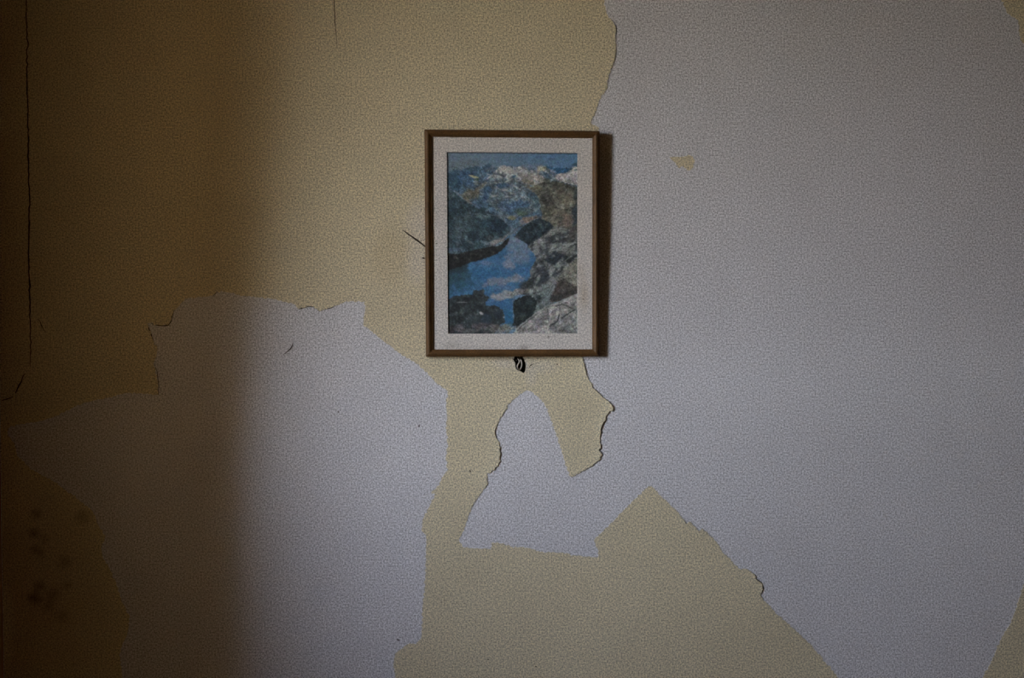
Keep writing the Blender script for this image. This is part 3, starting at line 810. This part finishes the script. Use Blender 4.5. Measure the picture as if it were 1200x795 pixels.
    # bushes along the bottom
    put(reg([(522, 352), (530, 348), (538, 346), (546, 345), (553, 345), (555, 339), (560, 340), (567, 339), (568, 346), (573, 348), (572, 351), (568, 354), (570, 358), (580, 358), (588, 362), (591, 370), (592, 378), (586, 381), (580, 393), (522, 393)], 3),
        (36, 43, 44), .55, N2, (58, 66, 66), N3, .58, .85)
    soft(541, 354, 6, .8, (92, 98, 96), .5); soft(564, 367, 3, 1.6, (124, 126, 126), .8, .6, .3); soft(570, 374, 7, 6, (36, 50, 62), .6); soft(584, 368, 7, 6, (32, 42, 50), .6)
    soft(552, 376, 9, 8, (56, 68, 70), .5); soft(538, 385, 6, 5, (86, 84, 86), .75, 0, .8); soft(566, 383, 12, 5, (80, 74, 76), .6, 0, .9); soft(582, 386, 14, 5, (92, 90, 86), .75, 0, .9); soft(550, 388, 10, 3, (78, 78, 76), .6)
    soft(594, 384, 8, 5, (100, 98, 86), .75, 0, .8); soft(529, 386, 4, 6, (48, 42, 44), .7); soft(590.5, 371.8, 1.2, 1.2, (112, 130, 138), .8, 0, .2); soft(597, 380, 4, 3, (44, 68, 80), .5)
    # round dark shrub in the middle
    put(reg([(602, 352), (608, 349), (616, 346), (624, 347), (629, 353), (628, 362), (624, 370), (616, 376), (608, 382), (600, 382), (603, 372), (601, 360)], 3), (29, 37, 38), .5, N2, (48, 56, 50), N3, .6, .85)
    soft(631, 348, 4, 3, (34, 44, 46), .8); soft(606, 343, 7, 3, (104, 106, 104), .7, -.3, .8); soft(616, 341, 8, 2, (88, 86, 80), .6, -.3, .8); soft(624, 347.5, 1.5, .8, (128, 134, 128), .7)
    soft(606, 384, 6, 2, (92, 90, 82), .6)
    # run the colours into each other, then the fine texture of the printed photograph
    for _ in range(2):
        B = np.pad(C, ((1, 1), (1, 1), (0, 0)), mode='edge')
        C = (B[:-2, 1:-1] + B[2:, 1:-1] + B[1:-1, :-2] + B[1:-1, 2:] + 2 * C) / 6
    Y0 = 196 + 0 * X
    calm = np.clip((Y0 - Y) / 3, 0, 1)
    lk = lake.astype(float) * (C[..., 2] > C[..., 0] * 1.08)
    calm = np.maximum(calm, lk)
    for _ in range(4):
        B = np.pad(calm, 1, mode='edge'); calm = (B[:-2, 1:-1] + B[2:, 1:-1] + B[1:-1, :-2] + B[1:-1, 2:] + calm) / 5
    amp = 0.60 - 0.42 * calm
    U, W = X * .82 - Y * .57 + 900, X * .57 + Y * .82
    T1 = fbm(U, W * 2.2, .22, 101, 3, .7) - .5
    T2 = fbm(X, Y, .75, 111, 2, .8) - .5
    T3 = fbm(X * .8 + Y * .6, (Y * .8 - X * .6) * 1.8 + 900, .3, 121, 3, .7) - .5
    left = np.clip((612 - X) / 20, 0, 1)
    tex = 1 + amp * (1.0 * (T1 * (1 - left) + T3 * left) + 1.0 * T2)
    tex = np.clip(tex, .35, 1.9)
    C = C * tex[..., None]
    B = np.stack([fbm(X, Y, .35, 131 + 7 * k, 2) - .5 for k in range(3)], -1)
    C = C * (1 + .12 * B)
    C[:] *= (1 + (vnoise(X, Y, .9, 77) - .5) * .18)[..., None]
    # bottom and right edges of the sheet show a hair of white paper
    # crisp marks on top of the texture
    for (p, w, c, a) in (([(604, 387), (612, 380), (620, 373.5), (628, 367), (640, 359.5), (652, 355), (664, 350), (677, 344)], .8, (126, 130, 124), .55),
                         ([(606, 387.5), (613, 381.5), (622, 374), (632, 366.5)], .6, (50, 56, 54), .6),
                         ([(651, 359.5), (659, 357), (667, 360), (672, 362)], .7, (52, 52, 50), .7), ([(644.5, 382.5), (650, 379), (654, 376), (655.6, 369)], .8, (44, 48, 48), .8),
                         ([(658.5, 372.5), (665, 368.5), (673, 364)], .8, (42, 46, 46), .8), ([(641.8, 362), (642.4, 370), (642.8, 376)], .6, (56, 60, 60), .6),
                         ([(571, 250.5), (584, 252.5), (590, 257), (595, 263)], .6, (98, 108, 114), .5), ([(536, 226.5), (546, 234), (558, 241)], .6, (104, 112, 116), .45),
                         ([(577, 246.5), (586, 250), (592, 254)], .5, (100, 110, 118), .4), ([(538, 279), (541, 286)], .6, (88, 98, 100), .4), ([(547, 281), (556, 286)], .6, (92, 104, 108), .4),
                         ([(567, 287), (572, 284), (577, 283)], .7, (104, 118, 124), .5), ([(574, 284), (580, 281), (587, 281.5), (593, 277)], .7, (122, 122, 120), .6),
                         ([(609, 264), (616, 261), (622, 258), (631, 255)], .5, (116, 112, 98), .5), ([(638, 278), (645, 271), (656, 267), (664, 268)], .7, (120, 126, 120), .6),
                         ([(662, 290), (669, 286), (675, 284)], .8, (132, 138, 134), .7), ([(643, 294), (652, 292), (660, 293)], .7, (120, 128, 124), .6),
                         ([(669, 287.5), (674, 286.5), (677, 285.5)], .6, (36, 42, 40), .7), ([(665, 305), (672, 302), (677, 298)], .8, (34, 38, 36), .7), ([(648, 316), (660, 307), (670, 300)], .6, (118, 122, 114), .45),
                         ([(588, 196.5), (594, 195.6), (600, 197.5)], .9, (146, 146, 142), .7), ([(589, 222), (594, 221.8)], .7, (140, 144, 142), .6), ([(577, 229.6), (583, 227.6)], .6, (126, 132, 132), .6),
                         ([(571, 203), (577, 206), (582, 207.5)], .8, (132, 136, 130), .6), ([(652, 204), (660, 206), (668, 203), (676, 200)], 1.0, (146, 146, 146), .5), ([(642, 210), (636, 205), (632, 203)], .7, (52, 70, 82), .6),
                         ([(550, 205), (555, 206.6), (560, 207)], .9, (140, 140, 106), .7), ([(535, 354.3), (541, 354), (547, 354.2)], .5, (96, 102, 100), .6), ([(561.5, 366), (563.5, 368.5), (566, 367.5)], .8, (122, 126, 126), .7),
                         ([(573, 194.5), (575.5, 192)], .8, (44, 66, 86), .7)):
        line(p, w, c, a)
    line([(523, 178.2), (677.6, 179.4)], .9, (46, 48, 50), .85); line([(523.6, 178), (525.3, 391)], .8, (36, 38, 40), .8)  # mount card's shadow at top and left, painted into the print
    g = C.mean(2, keepdims=True)
    C = g + (C - g) * 0.86
    L = lin(np.clip(C, 0, 255)) * 2.36
    return xs, ys, np.clip(L, 0, .85)

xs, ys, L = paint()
V = []
for y in ys:
    for x in xs:
        u, v = uv_of(x, y)
        V.append(fp(u, v, 0.0050))
nx, ny = len(xs), len(ys)
F = [[j * nx + i, (j + 1) * nx + i, (j + 1) * nx + i + 1, j * nx + i + 1] for j in range(ny - 1) for i in range(nx - 1)]
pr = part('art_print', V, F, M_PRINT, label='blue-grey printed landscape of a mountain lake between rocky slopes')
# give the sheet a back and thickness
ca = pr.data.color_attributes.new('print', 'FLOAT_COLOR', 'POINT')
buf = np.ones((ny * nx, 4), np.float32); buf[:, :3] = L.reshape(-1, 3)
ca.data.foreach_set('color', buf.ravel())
sol = pr.modifiers.new('thickness', 'SOLIDIFY'); sol.thickness = 0.0004; sol.offset = -1

# ------------------------------------------------------------------ the wire loop in the hole below the picture
WR = (wx(609), 0.030, wz(424))
wire = bpy.data.objects.new('wire_loop', None); COL.objects.link(wire)
wire.location = WR
wire['label'] = 'short pale wire loop poking out of the dark hole below the picture frame'
wire['category'] = 'wire'
def tube(name, pts, r, m, parent, loc, n=8):
    P = [np.array((wx(p[0]), p[2], wz(p[1]))) for p in pts]
    Q = []
    for i in range(len(P) - 1):                      # Catmull-Rom
        p0, p1, p2, p3 = P[max(i - 1, 0)], P[i], P[i + 1], P[min(i + 2, len(P) - 1)]
        for t in np.arange(0, 1, .25):
            Q.append(.5 * (2 * p1 + (p2 - p0) * t + (2 * p0 - 5 * p1 + 4 * p2 - p3) * t * t + (3 * p1 - p0 - 3 * p2 + p3) * t ** 3))
    Q.append(P[-1]); Q = np.array(Q)
    T = np.gradient(Q, axis=0); T /= np.linalg.norm(T, axis=1)[:, None] + 1e-9
    V, F = [], []
    for q, t in zip(Q, T):
        a = np.cross(t, (0.3, 1, 0.1)); a /= np.linalg.norm(a) + 1e-9; b = np.cross(t, a)
        for k in range(n):
            w = 6.2832 * k / n; V.append(tuple(q + r * (a * math.cos(w) + b * math.sin(w))))
    for i in range(len(Q) - 1):
        F += [[i * n + k, i * n + (k + 1) % n, (i + 1) * n + (k + 1) % n, (i + 1) * n + k] for k in range(n)]
    F += [list(range(n))[::-1], [(len(Q) - 1) * n + k for k in range(n)]]
    o = link(name, V, F, m, parent=parent, loc=loc, smooth=True); recalc(o); return o
tube('strand', [(606.3, 418.5, .0285), (607, 420.4, .012), (608.4, 422.8, .001), (608.2, 425.4, -.001), (606.5, 428.2, -.001), (606.5, 431, -.001), (608.2, 433.6, .004), (608.8, 434.2, .012)], .0016, M_WIRE, wire, WR)
tube('strand', [(608.8, 419, .0285), (609.4, 421.2, .012), (610.7, 422.8, .002), (611.5, 426.5, .000), (611.2, 429.5, .000), (610.2, 432, .002), (609, 433.8, .008), (608.8, 434.4, .014)], .0017, M_WIRE, wire, WR)
tube('wire_tip', [(604.4, 421.5, .0285), (604.8, 422.4, .016), (604.9, 423.1, .004)], .0013, M_WIRE, wire, WR)
